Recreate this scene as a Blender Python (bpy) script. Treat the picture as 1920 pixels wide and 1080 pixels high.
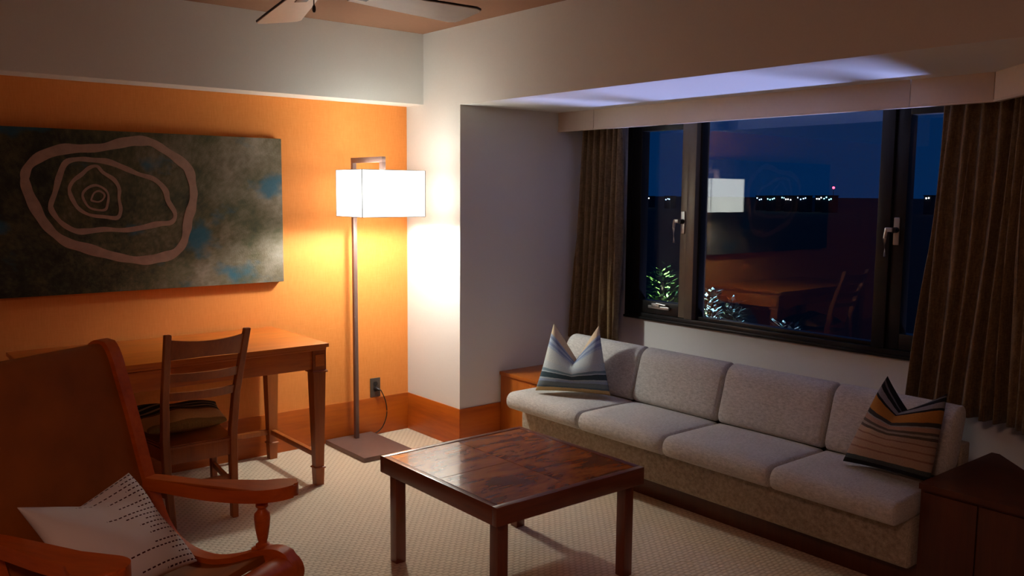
import bpy, bmesh, math, random
from mathutils import Vector, Matrix

random.seed(11)
for o in list(bpy.data.objects):
    bpy.data.objects.remove(o, do_unlink=True)
S = bpy.context.scene
COL = S.collection

# ------------------------------------------------------------------ camera
cam_d = bpy.data.cameras.new('camera')
cam = bpy.data.objects.new('camera', cam_d)
COL.objects.link(cam)
cam_d.sensor_width = 36.0
cam_d.lens = 30.966
cam_d.clip_end = 3000
cr = Vector((0.77429, -0.63277, 0.00824))
cu = Vector((0.06249, 0.08941, 0.99403))
cf = Vector((0.62973, 0.76916, -0.10878))
cam.matrix_world = Matrix(((cr.x, cu.x, -cf.x, 0.0), (cr.y, cu.y, -cf.y, 0.0),
                           (cr.z, cu.z, -cf.z, 1.5), (0, 0, 0, 1)))
S.camera = cam

# ------------------------------------------------------------------ world: clear night sky after dusk
W = bpy.data.worlds.new('night_sky')
S.world = W
W.use_nodes = True
wn = W.node_tree
wn.nodes.clear()
wo = wn.nodes.new('ShaderNodeOutputWorld')
wb = wn.nodes.new('ShaderNodeBackground')
wb.inputs['Color'].default_value = (0.0002, 0.0070, 0.030, 1)
wb.inputs['Strength'].default_value = 1.0
wn.links.new(wb.outputs[0], wo.inputs[0])

S.view_settings.view_transform = 'Standard'
S.view_settings.look = 'None'
S.view_settings.gamma = 1.0
S.view_settings.use_curve_mapping = False
S.view_settings.exposure = 1.4

LAMP_COL = (0.95, 1.0, 0.95)
SHADE_L = 1.6          # radiance of the lit fabric shade
BULB_L = 285.0         # radiance of the frosted bulb inside
POOL_L = 65.0         # radiance of the unseen pool added for the blue uplight
FILL_LAMP_W = 11.0      # radiance of the warm fill lamp added above the camera


# ------------------------------------------------------------------ helpers
def lin(r, g, b):
    def f(c):
        c /= 255.0
        return c / 12.92 if c <= 0.04045 else ((c + 0.055) / 1.055) ** 2.4
    return (f(r), f(g), f(b), 1.0)


def new():
    return bmesh.new()


def box(bm, lo, hi, bev=0.0, seg=2, M=None):
    r = bmesh.ops.create_cube(bm, size=1.0)
    vs = r['verts']
    for v in vs:
        v.co = Vector([lo[i] + (v.co[i] + 0.5) * (hi[i] - lo[i]) for i in range(3)])
        if M is not None:
            v.co = M @ v.co
    if bev > 0:
        es = list({e for v in vs for e in v.link_edges})
        bmesh.ops.bevel(bm, geom=es, offset=bev, segments=seg, affect='EDGES', profile=0.6, clamp_overlap=True)


def loft(bm, rings, cap=True, closed=True):
    vr = [[bm.verts.new(p) for p in r] for r in rings]
    n = len(rings[0])
    for a, b in zip(vr[:-1], vr[1:]):
        for i in range(n if closed else n - 1):
            j = (i + 1) % n
            bm.faces.new((a[i], a[j], b[j], b[i]))
    if cap:
        bm.faces.new(list(reversed(vr[0])))
        bm.faces.new(vr[-1])
    return vr


def lathe(bm, prof, c=(0, 0, 0), seg=20):
    rings = [[Vector((c[0] + r * math.cos(2 * math.pi * k / seg), c[1] + r * math.sin(2 * math.pi * k / seg), c[2] + z))
              for k in range(seg)] for r, z in prof]
    loft(bm, rings)


def sqlathe(bm, prof, c=(0, 0, 0)):
    """square turned profile: (half width, z)"""
    rings = [[Vector((c[0] + sx * r, c[1] + sy * r, c[2] + z)) for sx, sy in ((-1, -1), (1, -1), (1, 1), (-1, 1))]
             for r, z in prof]
    loft(bm, rings)


def tube(bm, pts, rad, seg=8):
    pts = [Vector(p) for p in pts]
    rings = []
    up = Vector((0, 0, 1))
    for i, p in enumerate(pts):
        a = pts[max(i - 1, 0)]
        b = pts[min(i + 1, len(pts) - 1)]
        d = (b - a).normalized()
        s = d.cross(up)
        if s.length < 1e-3:
            s = d.cross(Vector((1, 0, 0)))
        s.normalize()
        t = s.cross(d)
        r = rad[i] if isinstance(rad, (list, tuple)) else rad
        rings.append([p + r * (math.cos(2 * math.pi * k / seg) * s + math.sin(2 * math.pi * k / seg) * t) for k in range(seg)])
    loft(bm, rings)


def prism(bm, poly, z0, z1):
    loft(bm, [[Vector((x, y, z0)) for x, y in poly], [Vector((x, y, z1)) for x, y in poly]])


def smooth_path(pts, n=6, closed=False):
    """Catmull-Rom through points of any dimension"""
    P = [Vector(p) for p in pts]
    m = len(P)
    out = []
    rng = range(m) if closed else range(m - 1)
    for i in rng:
        if closed:
            p0, p1, p2, p3 = P[(i - 1) % m], P[i], P[(i + 1) % m], P[(i + 2) % m]
        else:
            p0, p1, p2, p3 = P[max(i - 1, 0)], P[i], P[i + 1], P[min(i + 2, m - 1)]
        for k in range(n):
            t = k / n
            out.append(0.5 * ((2 * p1) + (p2 - p0) * t + (2 * p0 - 5 * p1 + 4 * p2 - p3) * t * t + (3 * p1 - p0 - 3 * p2 + p3) * t ** 3))
    if not closed:
        out.append(P[-1])
    return out


def strip_xsec(bm, prof, half, s0, s1):
    """sweep a curved slab: prof = list of (u, z), slab of +-half across the profile, from s0 to s1 along local x; y = -u"""
    n = len(prof)
    up, lo = [], []
    for i in range(n):
        a = Vector(prof[max(i - 1, 0)])
        b = Vector(prof[min(i + 1, n - 1)])
        d = (b - a).normalized()
        nn = Vector((-d.y, d.x))
        h = half[i] if isinstance(half, (list, tuple)) else half
        up.append(Vector(prof[i]) + nn * h)
        lo.append(Vector(prof[i]) - nn * h)
    rings = []
    for a, b in zip(up, lo):
        rings.append([Vector((s0, -a.x, a.y)), Vector((s1, -a.x, a.y)), Vector((s1, -b.x, b.y)), Vector((s0, -b.x, b.y))])
    loft(bm, rings)


def cushion_box(bm, lo, hi, r, crown=0.0, nin=6, crown_axis=2, shear=None):
    h = [(hi[i] - lo[i]) / 2 for i in range(3)]
    c = [(hi[i] + lo[i]) / 2 for i in range(3)]
    r = r if isinstance(r, tuple) else (r, r, r)
    R = [min(r[i], h[i] * 0.98) for i in range(3)]
    ax = []
    for i in range(3):
        e = [0, 0.18, 0.42, 0.7, 1.0]
        a = [-h[i] + R[i] * k for k in e]
        m = [-(h[i] - R[i]) + 2 * (h[i] - R[i]) * k / nin for k in range(1, nin)] if h[i] - R[i] > 0.012 else []
        b = [h[i] - R[i] * k for k in reversed(e)]
        ax.append(a + m + b)
    V = {}

    def vert(i, j, k):
        key = (i, j, k)
        if key not in V:
            p = [ax[0][i], ax[1][j], ax[2][k]]
            q = [max(-(h[d] - R[d]), min(h[d] - R[d], p[d])) for d in range(3)]
            dv = Vector([(p[d] - q[d]) / R[d] for d in range(3)])
            if dv.length > 1e-9:
                s = dv.normalized()
                p = [q[d] + s[d] * R[d] for d in range(3)]
            o = [d for d in range(3) if d != crown_axis]
            f = max(0, 1 - (p[o[0]] / h[o[0]]) ** 4) * max(0, 1 - (p[o[1]] / h[o[1]]) ** 4)
            p[crown_axis] += crown * f * (1 if p[crown_axis] > 0 else -0.15)
            P = Vector([p[d] + c[d] for d in range(3)])
            if shear:
                P = shear(P)
            V[key] = bm.verts.new(P)
        return V[key]
    n = [len(a) for a in ax]
    for d in range(3):
        a, b = [(1, 2), (2, 0), (0, 1)][d]
        for side in (0, n[d] - 1):
            for i in range(n[a] - 1):
                for j in range(n[b] - 1):
                    q = []
                    for di, dj in ((0, 0), (1, 0), (1, 1), (0, 1)):
                        idx = [0, 0, 0]
                        idx[d] = side
                        idx[a] = i + di
                        idx[b] = j + dj
                        q.append(vert(*idx))
                    if side == 0:
                        q.reverse()
                    bm.faces.new(q)


def finish(name, bm, m, org=(0, 0, 0), smooth=True, angle=35):
    if org != (0, 0, 0):
        bmesh.ops.translate(bm, verts=bm.verts, vec=-Vector(org))
    bmesh.ops.recalc_face_normals(bm, faces=bm.faces)
    me = bpy.data.meshes.new(name)
    bm.to_mesh(me)
    bm.free()
    if smooth:
        me.polygons.foreach_set('use_smooth', [True] * len(me.polygons))
        me.set_sharp_from_angle(angle=math.radians(angle))
    if m is not None:
        me.materials.append(m)
    o = bpy.data.objects.new(name, me)
    COL.objects.link(o)
    return o


def tag(o, label, cat, group=None):
    o['label'] = label
    o['category'] = cat
    if group:
        o['group'] = group
    return o


def single(name, bm, m, label, cat, base, group=None, angle=35):
    o = finish(name, bm, m, base, angle=angle)
    o.location = base
    return tag(o, label, cat, group)


class Thing:
    def __init__(s, name, label, cat, loc, rotz=0.0, group=None, local=False):
        s.e = bpy.data.objects.new(name, None)
        s.e.empty_display_size = 0.1
        COL.objects.link(s.e)
        s.e.location = loc
        s.e.rotation_euler = (0, 0, rotz)
        s.org = (0, 0, 0) if local else tuple(loc)
        if label:
            tag(s.e, label, cat, group)

    def add(s, name, bm, m, parent=None, label=None, angle=35, smooth=True):
        o = finish(name, bm, m, s.org, smooth, angle)
        o.parent = parent or s.e
        if label:
            o['label'] = label
        return o


def struct(name, bm, m, angle=35):
    o = finish(name, bm, m, angle=angle)
    o['kind'] = 'structure'
    return o


# ------------------------------------------------------------------ materials
def base_mat(name):
    m = bpy.data.materials.new(name)
    m.use_nodes = True
    nt = m.node_tree
    return m, nt, nt.nodes['Principled BSDF']


def nd(nt, typ, **kw):
    n = nt.nodes.new(typ)
    for k, v in kw.items():
        setattr(n, k, v)
    return n


def tex_noise(nt, scale, vec=None, detail=4, rough=0.55):
    n = nd(nt, 'ShaderNodeTexNoise')
    n.inputs['Scale'].default_value = scale
    n.inputs['Detail'].default_value = detail
    n.inputs['Roughness'].default_value = rough
    if vec is not None:
        nt.links.new(vec, n.inputs['Vector'])
    return n


def mapping(nt, scale=(1, 1, 1), kind='Object', rot=(0, 0, 0)):
    tc = nd(nt, 'ShaderNodeTexCoord')
    mp = nd(nt, 'ShaderNodeMapping')
    mp.inputs['Scale'].default_value = scale
    mp.inputs['Rotation'].default_value = rot
    nt.links.new(tc.outputs[kind], mp.inputs['Vector'])
    return mp.outputs[0]


def ramp(nt, fac, stops, interp='LINEAR'):
    r = nd(nt, 'ShaderNodeValToRGB')
    cr_ = r.color_ramp
    cr_.interpolation = interp
    while len(cr_.elements) < len(stops):
        cr_.elements.new(0.5)
    for e, (p, c) in zip(cr_.elements, stops):
        e.position = p
        e.color = c
    nt.links.new(fac, r.inputs[0])
    return r.outputs[0]


def bump(nt, bsdf, h, strength=0.3, dist=0.01):
    b = nd(nt, 'ShaderNodeBump')
    b.inputs['Strength'].default_value = strength
    b.inputs['Distance'].default_value = dist
    nt.links.new(h, b.inputs['Height'])
    nt.links.new(b.outputs[0], bsdf.inputs['Normal'])


def math_n(nt, op, a, b=None, c=None):
    n = nd(nt, 'ShaderNodeMath', operation=op)
    for i, x in enumerate((a, b, c)):
        if x is None:
            continue
        if isinstance(x, (int, float)):
            n.inputs[i].default_value = x
        else:
            nt.links.new(x, n.inputs[i])
    return n.outputs[0]


def plain(name, col, rough=0.5, metal=0.0, var=0.06, scale=30.0, bmp=0.0, spec=0.5, coat=0.0):
    m, nt, b = base_mat(name)
    v = mapping(nt)
    n = tex_noise(nt, scale, v)
    c0 = tuple(x * (1 - var) for x in col[:3]) + (1,)
    c1 = tuple(min(1, x * (1 + var)) for x in col[:3]) + (1,)
    nt.links.new(ramp(nt, n.outputs[0], [(0.3, c0), (0.7, c1)]), b.inputs['Base Color'])
    b.inputs['Roughness'].default_value = rough
    b.inputs['Metallic'].default_value = metal
    b.inputs['Specular IOR Level'].default_value = spec
    b.inputs['Coat Weight'].default_value = coat
    b.inputs['Coat Roughness'].default_value = 0.12
    if bmp:
        bump(nt, b, n.outputs[0], bmp, 0.004)
    return m


def wood(name, dark, mid, light, axis=1, rough=0.35, grain=9.0, coat=0.0, spec=0.5):
    m, nt, b = base_mat(name)
    sc = [grain] * 3
    sc[axis] = grain * 0.09
    v = mapping(nt, tuple(sc))
    n = tex_noise(nt, 2.2, v, 6, 0.6)
    v2 = mapping(nt, tuple(x * 5 for x in sc))
    n2 = tex_noise(nt, 3.0, v2, 3, 0.6)
    mixf = math_n(nt, 'MULTIPLY_ADD', n2.outputs[0], 0.35, math_n(nt, 'MULTIPLY', n.outputs[0], 0.65))
    nt.links.new(ramp(nt, mixf, [(0.28, dark), (0.5, mid), (0.72, light)]), b.inputs['Base Color'])
    b.inputs['Roughness'].default_value = rough
    b.inputs['Specular IOR Level'].default_value = spec
    b.inputs['Coat Weight'].default_value = coat
    b.inputs['Coat Roughness'].default_value = 0.1
    bump(nt, b, n2.outputs[0], 0.06, 0.002)
    return m


def fabric(name, c0, c1, scale=260.0, rough=0.9, bmp=0.5):
    """plain woven upholstery: crossing stretched noise threads"""
    m, nt, b = base_mat(name)
    a = tex_noise(nt, 1.0, mapping(nt, (scale * 0.12, scale, scale)), 2, 0.7)
    c = tex_noise(nt, 1.0, mapping(nt, (scale, scale * 0.12, scale * 0.14)), 2, 0.7)
    big = tex_noise(nt, 6.0, mapping(nt), 3)
    t = math_n(nt, 'ADD', math_n(nt, 'MULTIPLY', a.outputs[0], 0.45), math_n(nt, 'MULTIPLY', c.outputs[0], 0.45))
    t = math_n(nt, 'MULTIPLY_ADD', big.outputs[0], 0.1, t)
    nt.links.new(ramp(nt, t, [(0.38, c0), (0.62, c1)]), b.inputs['Base Color'])
    b.inputs['Roughness'].default_value = rough
    b.inputs['Specular IOR Level'].default_value = 0.15
    b.inputs['Sheen Weight'].default_value = 0.15
    bump(nt, b, t, bmp, 0.002)
    return m


def stripes(name, stops, weave=220.0):
    """woven stripes that follow the v coordinate of a cushion cover"""
    m, nt, b = base_mat(name)
    tc = nd(nt, 'ShaderNodeTexCoord')
    sep = nd(nt, 'ShaderNodeSeparateXYZ')
    nt.links.new(tc.outputs['UV'], sep.inputs[0])
    wob = tex_noise(nt, 9.0, tc.outputs['UV'], 2)
    v = math_n(nt, 'MULTIPLY_ADD', math_n(nt, 'SUBTRACT', wob.outputs[0], 0.5), 0.018, sep.outputs['Y'])
    col = ramp(nt, v, stops, 'CONSTANT')
    mp = nd(nt, 'ShaderNodeMapping')
    mp.inputs['Scale'].default_value = (weave * 0.2, weave, 1)
    nt.links.new(tc.outputs['UV'], mp.inputs['Vector'])
    w = tex_noise(nt, 1.0, mp.outputs[0], 2, 0.7)
    mx = nd(nt, 'ShaderNodeMix', data_type='RGBA', blend_type='MULTIPLY')
    mx.inputs['Factor'].default_value = 0.8
    nt.links.new(col, mx.inputs['A'])
    nt.links.new(ramp(nt, w.outputs[0], [(0.3, (0.62, 0.62, 0.62, 1)), (0.65, (1, 1, 1, 1))]), mx.inputs['B'])
    nt.links.new(mx.outputs['Result'], b.inputs['Base Color'])
    b.inputs['Roughness'].default_value = 0.95
    b.inputs['Specular IOR Level'].default_value = 0.1
    bump(nt, b, w.outputs[0], 0.4, 0.002)
    return m


M_white = plain('white_wall_paint', lin(226, 222, 216), 0.75, var=0.02, scale=180, bmp=0.05, spec=0.25)
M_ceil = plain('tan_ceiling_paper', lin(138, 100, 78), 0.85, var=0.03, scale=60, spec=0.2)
M_dim = plain('darkened_wall_paint', lin(104, 78, 58), 0.8, var=0.03, scale=60, spec=0.2)  # unseen walls coloured dark to dim their reflection in the panes
M_pelmet = plain('cream_pelmet_paint', lin(222, 200, 178), 0.6, var=0.02, scale=60, spec=0.3)


def orange_wall():
    m, nt, b = base_mat('orange_textured_wallpaper')
    n = tex_noise(nt, 1.0, mapping(nt, (260, 260, 18)), 3, 0.7)
    n2 = tex_noise(nt, 1.0, mapping(nt, (18, 18, 240)), 2, 0.7)
    t = math_n(nt, 'MULTIPLY_ADD', n2.outputs[0], 0.3, math_n(nt, 'MULTIPLY', n.outputs[0], 0.7))
    nt.links.new(ramp(nt, t, [(0.35, lin(226, 134, 60)), (0.65, lin(237, 148, 74))]), b.inputs['Base Color'])
    b.inputs['Roughness'].default_value = 0.7
    b.inputs['Specular IOR Level'].default_value = 0.25
    bump(nt, b, t, 0.25, 0.002)
    return m


M_orange = orange_wall()


def carpet_mat():
    """beige carpet with rows of small raised tufts, offset row by row"""
    m, nt, b = base_mat('beige_tufted_carpet')
    tc = nd(nt, 'ShaderNodeTexCoord')
    wv = tex_noise(nt, 14.0, tc.outputs['Object'], 2)
    mp = nd(nt, 'ShaderNodeMapping')
    mp.inputs['Rotation'].default_value = (0, 0, math.radians(0))
    nt.links.new(tc.outputs['Object'], mp.inputs['Vector'])
    sep = nd(nt, 'ShaderNodeSeparateXYZ')
    nt.links.new(mp.outputs[0], sep.inputs[0])
    wob = math_n(nt, 'MULTIPLY', math_n(nt, 'SUBTRACT', wv.outputs[0], 0.5), 0.012)
    X = math_n(nt, 'ADD', sep.outputs['X'], wob)
    Y = math_n(nt, 'ADD', sep.outputs['Y'], wob)
    row = math_n(nt, 'FLOOR', math_n(nt, 'MULTIPLY', Y, 52.0))
    off = math_n(nt, 'MULTIPLY', math_n(nt, 'MODULO', row, 2.0), 0.5)
    fx = math_n(nt, 'FRACT', math_n(nt, 'ADD', math_n(nt, 'MULTIPLY', X, 30.0), off))
    fy = math_n(nt, 'FRACT', math_n(nt, 'MULTIPLY', Y, 52.0))
    hx = math_n(nt, 'SINE', math_n(nt, 'MULTIPLY', fx, math.pi))
    hy = math_n(nt, 'SINE', math_n(nt, 'MULTIPLY', fy, math.pi))
    h = math_n(nt, 'POWER', math_n(nt, 'ABSOLUTE', math_n(nt, 'MULTIPLY', hx, hy)), 0.6)
    fib = tex_noise(nt, 420.0, tc.outputs['Object'], 3, 0.7)
    hh = math_n(nt, 'MULTIPLY_ADD', fib.outputs[0], 0.3, h)
    nt.links.new(ramp(nt, hh, [(0.1, lin(186, 162, 136)), (0.9, lin(222, 202, 176))]), b.inputs['Base Color'])
    b.inputs['Roughness'].default_value = 0.95
    b.inputs['Specular IOR Level'].default_value = 0.1
    b.inputs['Sheen Weight'].default_value = 0.1
    bump(nt, b, hh, 0.55, 0.005)
    return m


M_carpet = carpet_mat()
M_base = wood('baseboard_wood', lin(150, 66, 8), lin(184, 88, 14), lin(198, 102, 20), 0, 0.45, 4)
M_desk = wood('honey_brown_wood', lin(150, 72, 14), lin(190, 98, 24), lin(208, 118, 36), 0, 0.38, 5)
M_chair = wood('brown_chair_wood', lin(118, 54, 14), lin(152, 76, 22), lin(170, 92, 30), 2, 0.4, 6)
M_arm = wood('red_brown_lacquered_wood', lin(150, 62, 10), lin(188, 84, 16), lin(204, 100, 24), 1, 0.4, 4, coat=0.06, spec=.25)
M_leather = plain('russet_leather', lin(142, 76, 16), 0.6, var=0.16, scale=7, bmp=0.0, spec=0.2)
M_mahog = wood('dark_mahogany', lin(84, 36, 15), lin(114, 52, 22), lin(134, 66, 30), 0, 0.3, 5, coat=0.2)
M_box = wood('orange_brown_box_wood', lin(150, 74, 16), lin(172, 88, 22), lin(186, 100, 32), 2, 0.4, 4)
M_cab = wood('red_brown_cabinet_wood', lin(62, 28, 9), lin(82, 38, 13), lin(98, 48, 18), 2, 0.4, 5)
M_sofa = fabric('grey_beige_woven_fabric', lin(164, 159, 152), lin(212, 208, 201), 420)
M_sofa_base = fabric('grey_beige_base_fabric', lin(128, 116, 100), lin(182, 168, 148), 420)
M_curtain = fabric('olive_brown_curtain_cloth', lin(100, 80, 54), lin(138, 112, 78), 160, 0.9, 0.2)
M_bronze = plain('bronze_lamp_metal', lin(116, 88, 80), 0.45, 0.25, var=0.05)
M_frame = plain('black_window_aluminium', lin(34, 32, 30), 0.38, 0.4, var=0.05)
M_frame_lit = plain('lamplit_window_aluminium', lin(122, 110, 94), 0.4, 0.5, var=0.05)  # frame metal brightened by colour where the lamp falls on it
M_steel = plain('brushed_steel', lin(196, 194, 188), 0.35, 0.85, var=0.04)
M_black = plain('black_plastic', lin(24, 24, 26), 0.4, var=0.05)
M_plate = plain('grey_brown_outlet_plate', lin(92, 82, 74), 0.4, 0.5, var=0.04)
M_blade = plain('pale_fan_blade', lin(232, 228, 220), 0.45, var=0.03)
M_bedge = plain('dark_fan_edge', lin(44, 42, 42), 0.5, var=0.05)
M_track = plain('pale_aluminium_track', lin(206, 210, 216), 0.45, 0.2, var=0.03)
M_thread = plain('dark_seam_thread', lin(70, 62, 56), 0.9)
M_ltseam = plain('tan_leather_stitch', lin(150, 92, 44), 0.6)
M_trunk = plain('dark_bark', lin(52, 42, 34), 0.9, var=0.2)
M_leaf = plain('green_leaves', lin(78, 112, 52), 0.6, var=0.25, scale=3)
M_leafd = plain('grey_green_leaves', lin(120, 134, 110), 0.6, var=0.25, scale=3)
M_land = plain('dark_wooded_land', lin(26, 32, 24), 0.95, var=0.3, scale=0.02)
M_bldg = plain('dark_distant_wall', lin(60, 62, 70), 0.9, var=0.1, scale=0.1)


def emit(name, col, s):
    m, nt, b = base_mat(name)
    b.inputs['Base Color'].default_value = tuple(col[:3]) + (1,)
    b.inputs['Emission Color'].default_value = tuple(col[:3]) + (1,)
    b.inputs['Emission Strength'].default_value = s
    return m


def shade_mat():
    m, nt, b = base_mat('white_lit_shade_fabric')
    out = nt.nodes['Material Output']
    b.inputs['Base Color'].default_value = (0.82, 0.81, 0.77, 1)
    b.inputs['Roughness'].default_value = 0.9
    b.inputs['Specular IOR Level'].default_value = 0.05
    tr = nd(nt, 'ShaderNodeBsdfTranslucent')
    tr.inputs['Color'].default_value = (0.75, 0.74, 0.70, 1)
    mx = nd(nt, 'ShaderNodeMixShader')
    mx.inputs[0].default_value = 0.09
    nt.links.new(b.outputs[0], mx.inputs[1])
    nt.links.new(tr.outputs[0], mx.inputs[2])
    em = nd(nt, 'ShaderNodeEmission')
    em.inputs['Color'].default_value = LAMP_COL + (1,)
    em.inputs['Strength'].default_value = SHADE_L
    ad = nd(nt, 'ShaderNodeAddShader')
    nt.links.new(mx.outputs[0], ad.inputs[0])
    nt.links.new(em.outputs[0], ad.inputs[1])
    nt.links.new(ad.outputs[0], out.inputs[0])
    return m


def glass_mat():
    m, nt, b = base_mat('window_glass')
    out = nt.nodes['Material Output']
    nt.nodes.remove(b)
    lw = nd(nt, 'ShaderNodeLayerWeight')
    lw.inputs['Blend'].default_value = 0.5
    f5 = math_n(nt, 'POWER', lw.outputs['Facing'], 5.0)
    fac = math_n(nt, 'MULTIPLY_ADD', f5, 0.94, 0.055)
    tr = nd(nt, 'ShaderNodeBsdfTransparent')
    tr.inputs['Color'].default_value = (0.94, 0.96, 0.96, 1)
    gl = nd(nt, 'ShaderNodeBsdfGlossy')
    gl.inputs['Roughness'].default_value = 0.0
    mx = nd(nt, 'ShaderNodeMixShader')
    nt.links.new(fac, mx.inputs[0])
    nt.links.new(tr.outputs[0], mx.inputs[1])
    nt.links.new(gl.outputs[0], mx.inputs[2])
    nt.links.new(mx.outputs[0], out.inputs[0])
    return m


M_glass = glass_mat()

# ------------------------------------------------------------------ room shell
XP, XW, YW = 2.964, 3.97, 4.653
KW = XW / 3.85
XL, YR, ZC = -1.3, -1.6, 2.42
ZB = 1.985

bm = new(); box(bm, (XL - .1, YR - .1, -.1), (4.07, YW + .1, 0)); struct('floor', bm, M_carpet)
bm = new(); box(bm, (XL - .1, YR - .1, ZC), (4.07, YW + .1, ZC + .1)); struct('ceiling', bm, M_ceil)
bm = new(); box(bm, (XL - .1, YW, 0), (XP, YW + .1, ZC)); struct('wall_back', bm, M_orange)
bm = new(); box(bm, (XL, 4.468, 2.01), (XP, YW, ZC)); struct('trim_1', bm, M_white)
bm = new(); box(bm, (XP, 4.094, 0), (4.07, YW + .1, ZC)); struct('wall_pillar', bm, M_white)
bm = new(); box(bm, (XP, YR - .1, ZB), (4.07, 4.094, ZC)); struct('wall_header', bm, M_white)
WY0, WY1, WZ0, WZ1 = 1.500, 3.730, 0.746, 1.965
bm = new()
box(bm, (XW, 1.43, 0), (4.07, 4.094, WZ0))
box(bm, (XW, WY1, WZ0), (4.07, 4.094, ZB))
box(bm, (XW, WY0, WZ1), (4.07, WY1, ZB))
box(bm, (XW, 1.43, WZ0), (4.07, WY0, ZB))
struct('wall_window', bm, M_white)
bm = new(); prism(bm, [(XW, 1.43), (4.07, 1.43), (4.07, 1.2), (XP + .1, .2), (XP, .424)], 0, ZB); struct('wall_diagonal', bm, M_white)
bm = new(); box(bm, (XP, YR - .1, 0), (XP + .1, .424, ZB)); struct('wall_right', bm, M_white)
bm = new(); box(bm, (XL - .1, YR - .1, 0), (XL, YW, ZC)); struct('wall_left', bm, M_dim)
bm = new(); box(bm, (XL, YR - .1, 0), (XP, YR, ZC)); struct('wall_rear', bm, M_dim)
bm = new(); box(bm, (XL, YW - .007, 0), (XP, YW, .232), .002); struct('baseboard_back', bm, M_base)
M_base_y = wood('baseboard_wood_return', lin(150, 66, 8), lin(184, 88, 14), lin(198, 102, 20), 1, 0.45, 4)
bm = new(); box(bm, (XP - .007, 4.087, 0), (XP, YW - .007, .232), .002); struct('baseboard_pillar', bm, M_base_y)
bm = new(); box(bm, (XP, 4.087, 0), (3.9, 4.094, .232), .002); struct('baseboard_side', bm, M_base)

# curtain pelmet below the bay ceiling: four boards with open joints, a thin lip below
pel = Thing('trim_2', None, None, (3.71, 2.8, 1.868))
pel.e['kind'] = 'structure'
for y0, y1 in ((3.787, 4.094), (1.880, 3.783), (1.540, 1.876)):
    bm = new()
    box(bm, (3.71, y0, 1.874), (3.728, y1, ZB), .0015)
    box(bm, (3.707, y0, 1.868), (3.731, y1, 1.877), .001)
    pel.add('pelmet_board', bm, M_pelmet)
bm = new()
Md = Matrix.Translation((3.71, 1.538, 0)) @ Matrix.Rotation(math.radians(-45), 4, 'Z')
box(bm, (0, -1.05, 1.874), (.018, 0, ZB), .0015, M=Md)
box(bm, (-.003, -1.05, 1.868), (.021, 0, 1.877), .001, M=Md)
pel.add('pelmet_board', bm, M_pelmet)

# ------------------------------------------------------------------ window
win = Thing('window_1', None, None, (XW, 2.55, WZ0))
win.e['kind'] = 'structure'
bm = new()
fx0, fx1 = XW - .018, XW + .09
box(bm, (fx0, WY1 - .03, WZ0), (fx1, WY1, WZ1), .003)
box(bm, (fx0, WY0, WZ0), (fx1, WY0 + .03, WZ1), .003)
box(bm, (fx0, WY0 + .03, WZ0), (fx1, WY1 - .03, WZ0 + .034), .003)
box(bm, (fx0, WY0 + .03, WZ1 - .03), (fx1, WY1 - .03, WZ1), .003)
fr = win.add('frame', bm, M_frame)
bm = new(); box(bm, (fx0 - .012, WY0, WZ0 - .004), (fx0 + .004, WY1, WZ0 + .010), .003); win.add('sill_bead', bm, M_frame, fr)
GL0, GL1 = 1.905, 3.11      # centre light, between the mullions
M_mul = {0: M_frame_lit, 1: M_frame}
for (a, b), mm in zip(((3.202, 3.260), (2.057, 2.122)), (M_frame_lit, M_frame)):
    bm = new(); box(bm, (fx0 - .006, a, WZ0 + .034), (fx1, b, WZ1 - .03), .004); win.add('mullion', bm, mm)
# centre bead rails and pane
bm = new()
for lo, hi in (((XW + .01, 2.122, WZ0 + .034), (XW + .06, 2.137, WZ1 - .03)), ((XW + .01, 3.187, WZ0 + .034), (XW + .06, 3.202, WZ1 - .03)),
               ((XW + .01, 2.137, WZ0 + .034), (XW + .06, 3.187, WZ0 + .052)), ((XW + .01, 2.137, WZ1 - .048), (XW + .06, 3.187, WZ1 - .03))):
    box(bm, lo, hi, .002)
win.add('glazing_bead', bm, M_frame)
bm = new(); box(bm, (XW + .032, 2.131, WZ0 + .046), (XW + .038, 3.193, WZ1 - .042)); win.add('pane', bm, M_glass, smooth=False)


def sash(y0, y1, z0, z1, stile_mats, wl, wr, handle_y, side):
    sx0, sx1 = XW - .010, XW + .055
    bm = new()
    box(bm, (sx0, y0, z0), (sx1, y0 + wl, z1), .003)
    s = win.add('sash', bm, stile_mats[0])
    bm = new(); box(bm, (sx0, y1 - wr, z0), (sx1, y1, z1), .003); win.add('sash_stile', bm, stile_mats[1], s)
    bm = new(); box(bm, (sx0, y0 + wl, z0), (sx1, y1 - wr, z0 + .075), .003); win.add('sash_rail', bm, M_frame, s)
    bm = new(); box(bm, (sx0, y0 + wl, z1 - .072), (sx1, y1 - wr, z1), .003); win.add('sash_rail', bm, M_frame, s)
    bm = new(); box(bm, (XW + .02, y0 + wl - .006, z0 + .068), (XW + .026, y1 - wr + .006, z1 - .066)); win.add('pane', bm, M_glass, s, smooth=False)
    # lever handle on a narrow plate
    bm = new(); box(bm, (sx0 - .008, handle_y - .014, 1.268), (sx0, handle_y + .014, 1.396), .004, 3); hp = win.add('handle_plate', bm, M_steel, label='brushed steel handle plate')
    bm = new()
    tube(bm, [(sx0 - .006, handle_y, 1.338), (sx0 - .042, handle_y, 1.338)], .014, 14)
    win.add('handle_boss', bm, M_black, hp)
    bm = new()
    box(bm, (sx0 - .050, handle_y - .002, 1.330), (sx0 - .036, handle_y + .034, 1.350), .004)
    tube(bm, [(sx0 - .044, handle_y + .028, 1.345), (sx0 - .045, handle_y + .034, 1.300), (sx0 - .044, handle_y + .030, 1.215)], [.0085, .0075, .0065], 10)
    win.add('handle_lever', bm, M_steel, hp)
    return s


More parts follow.
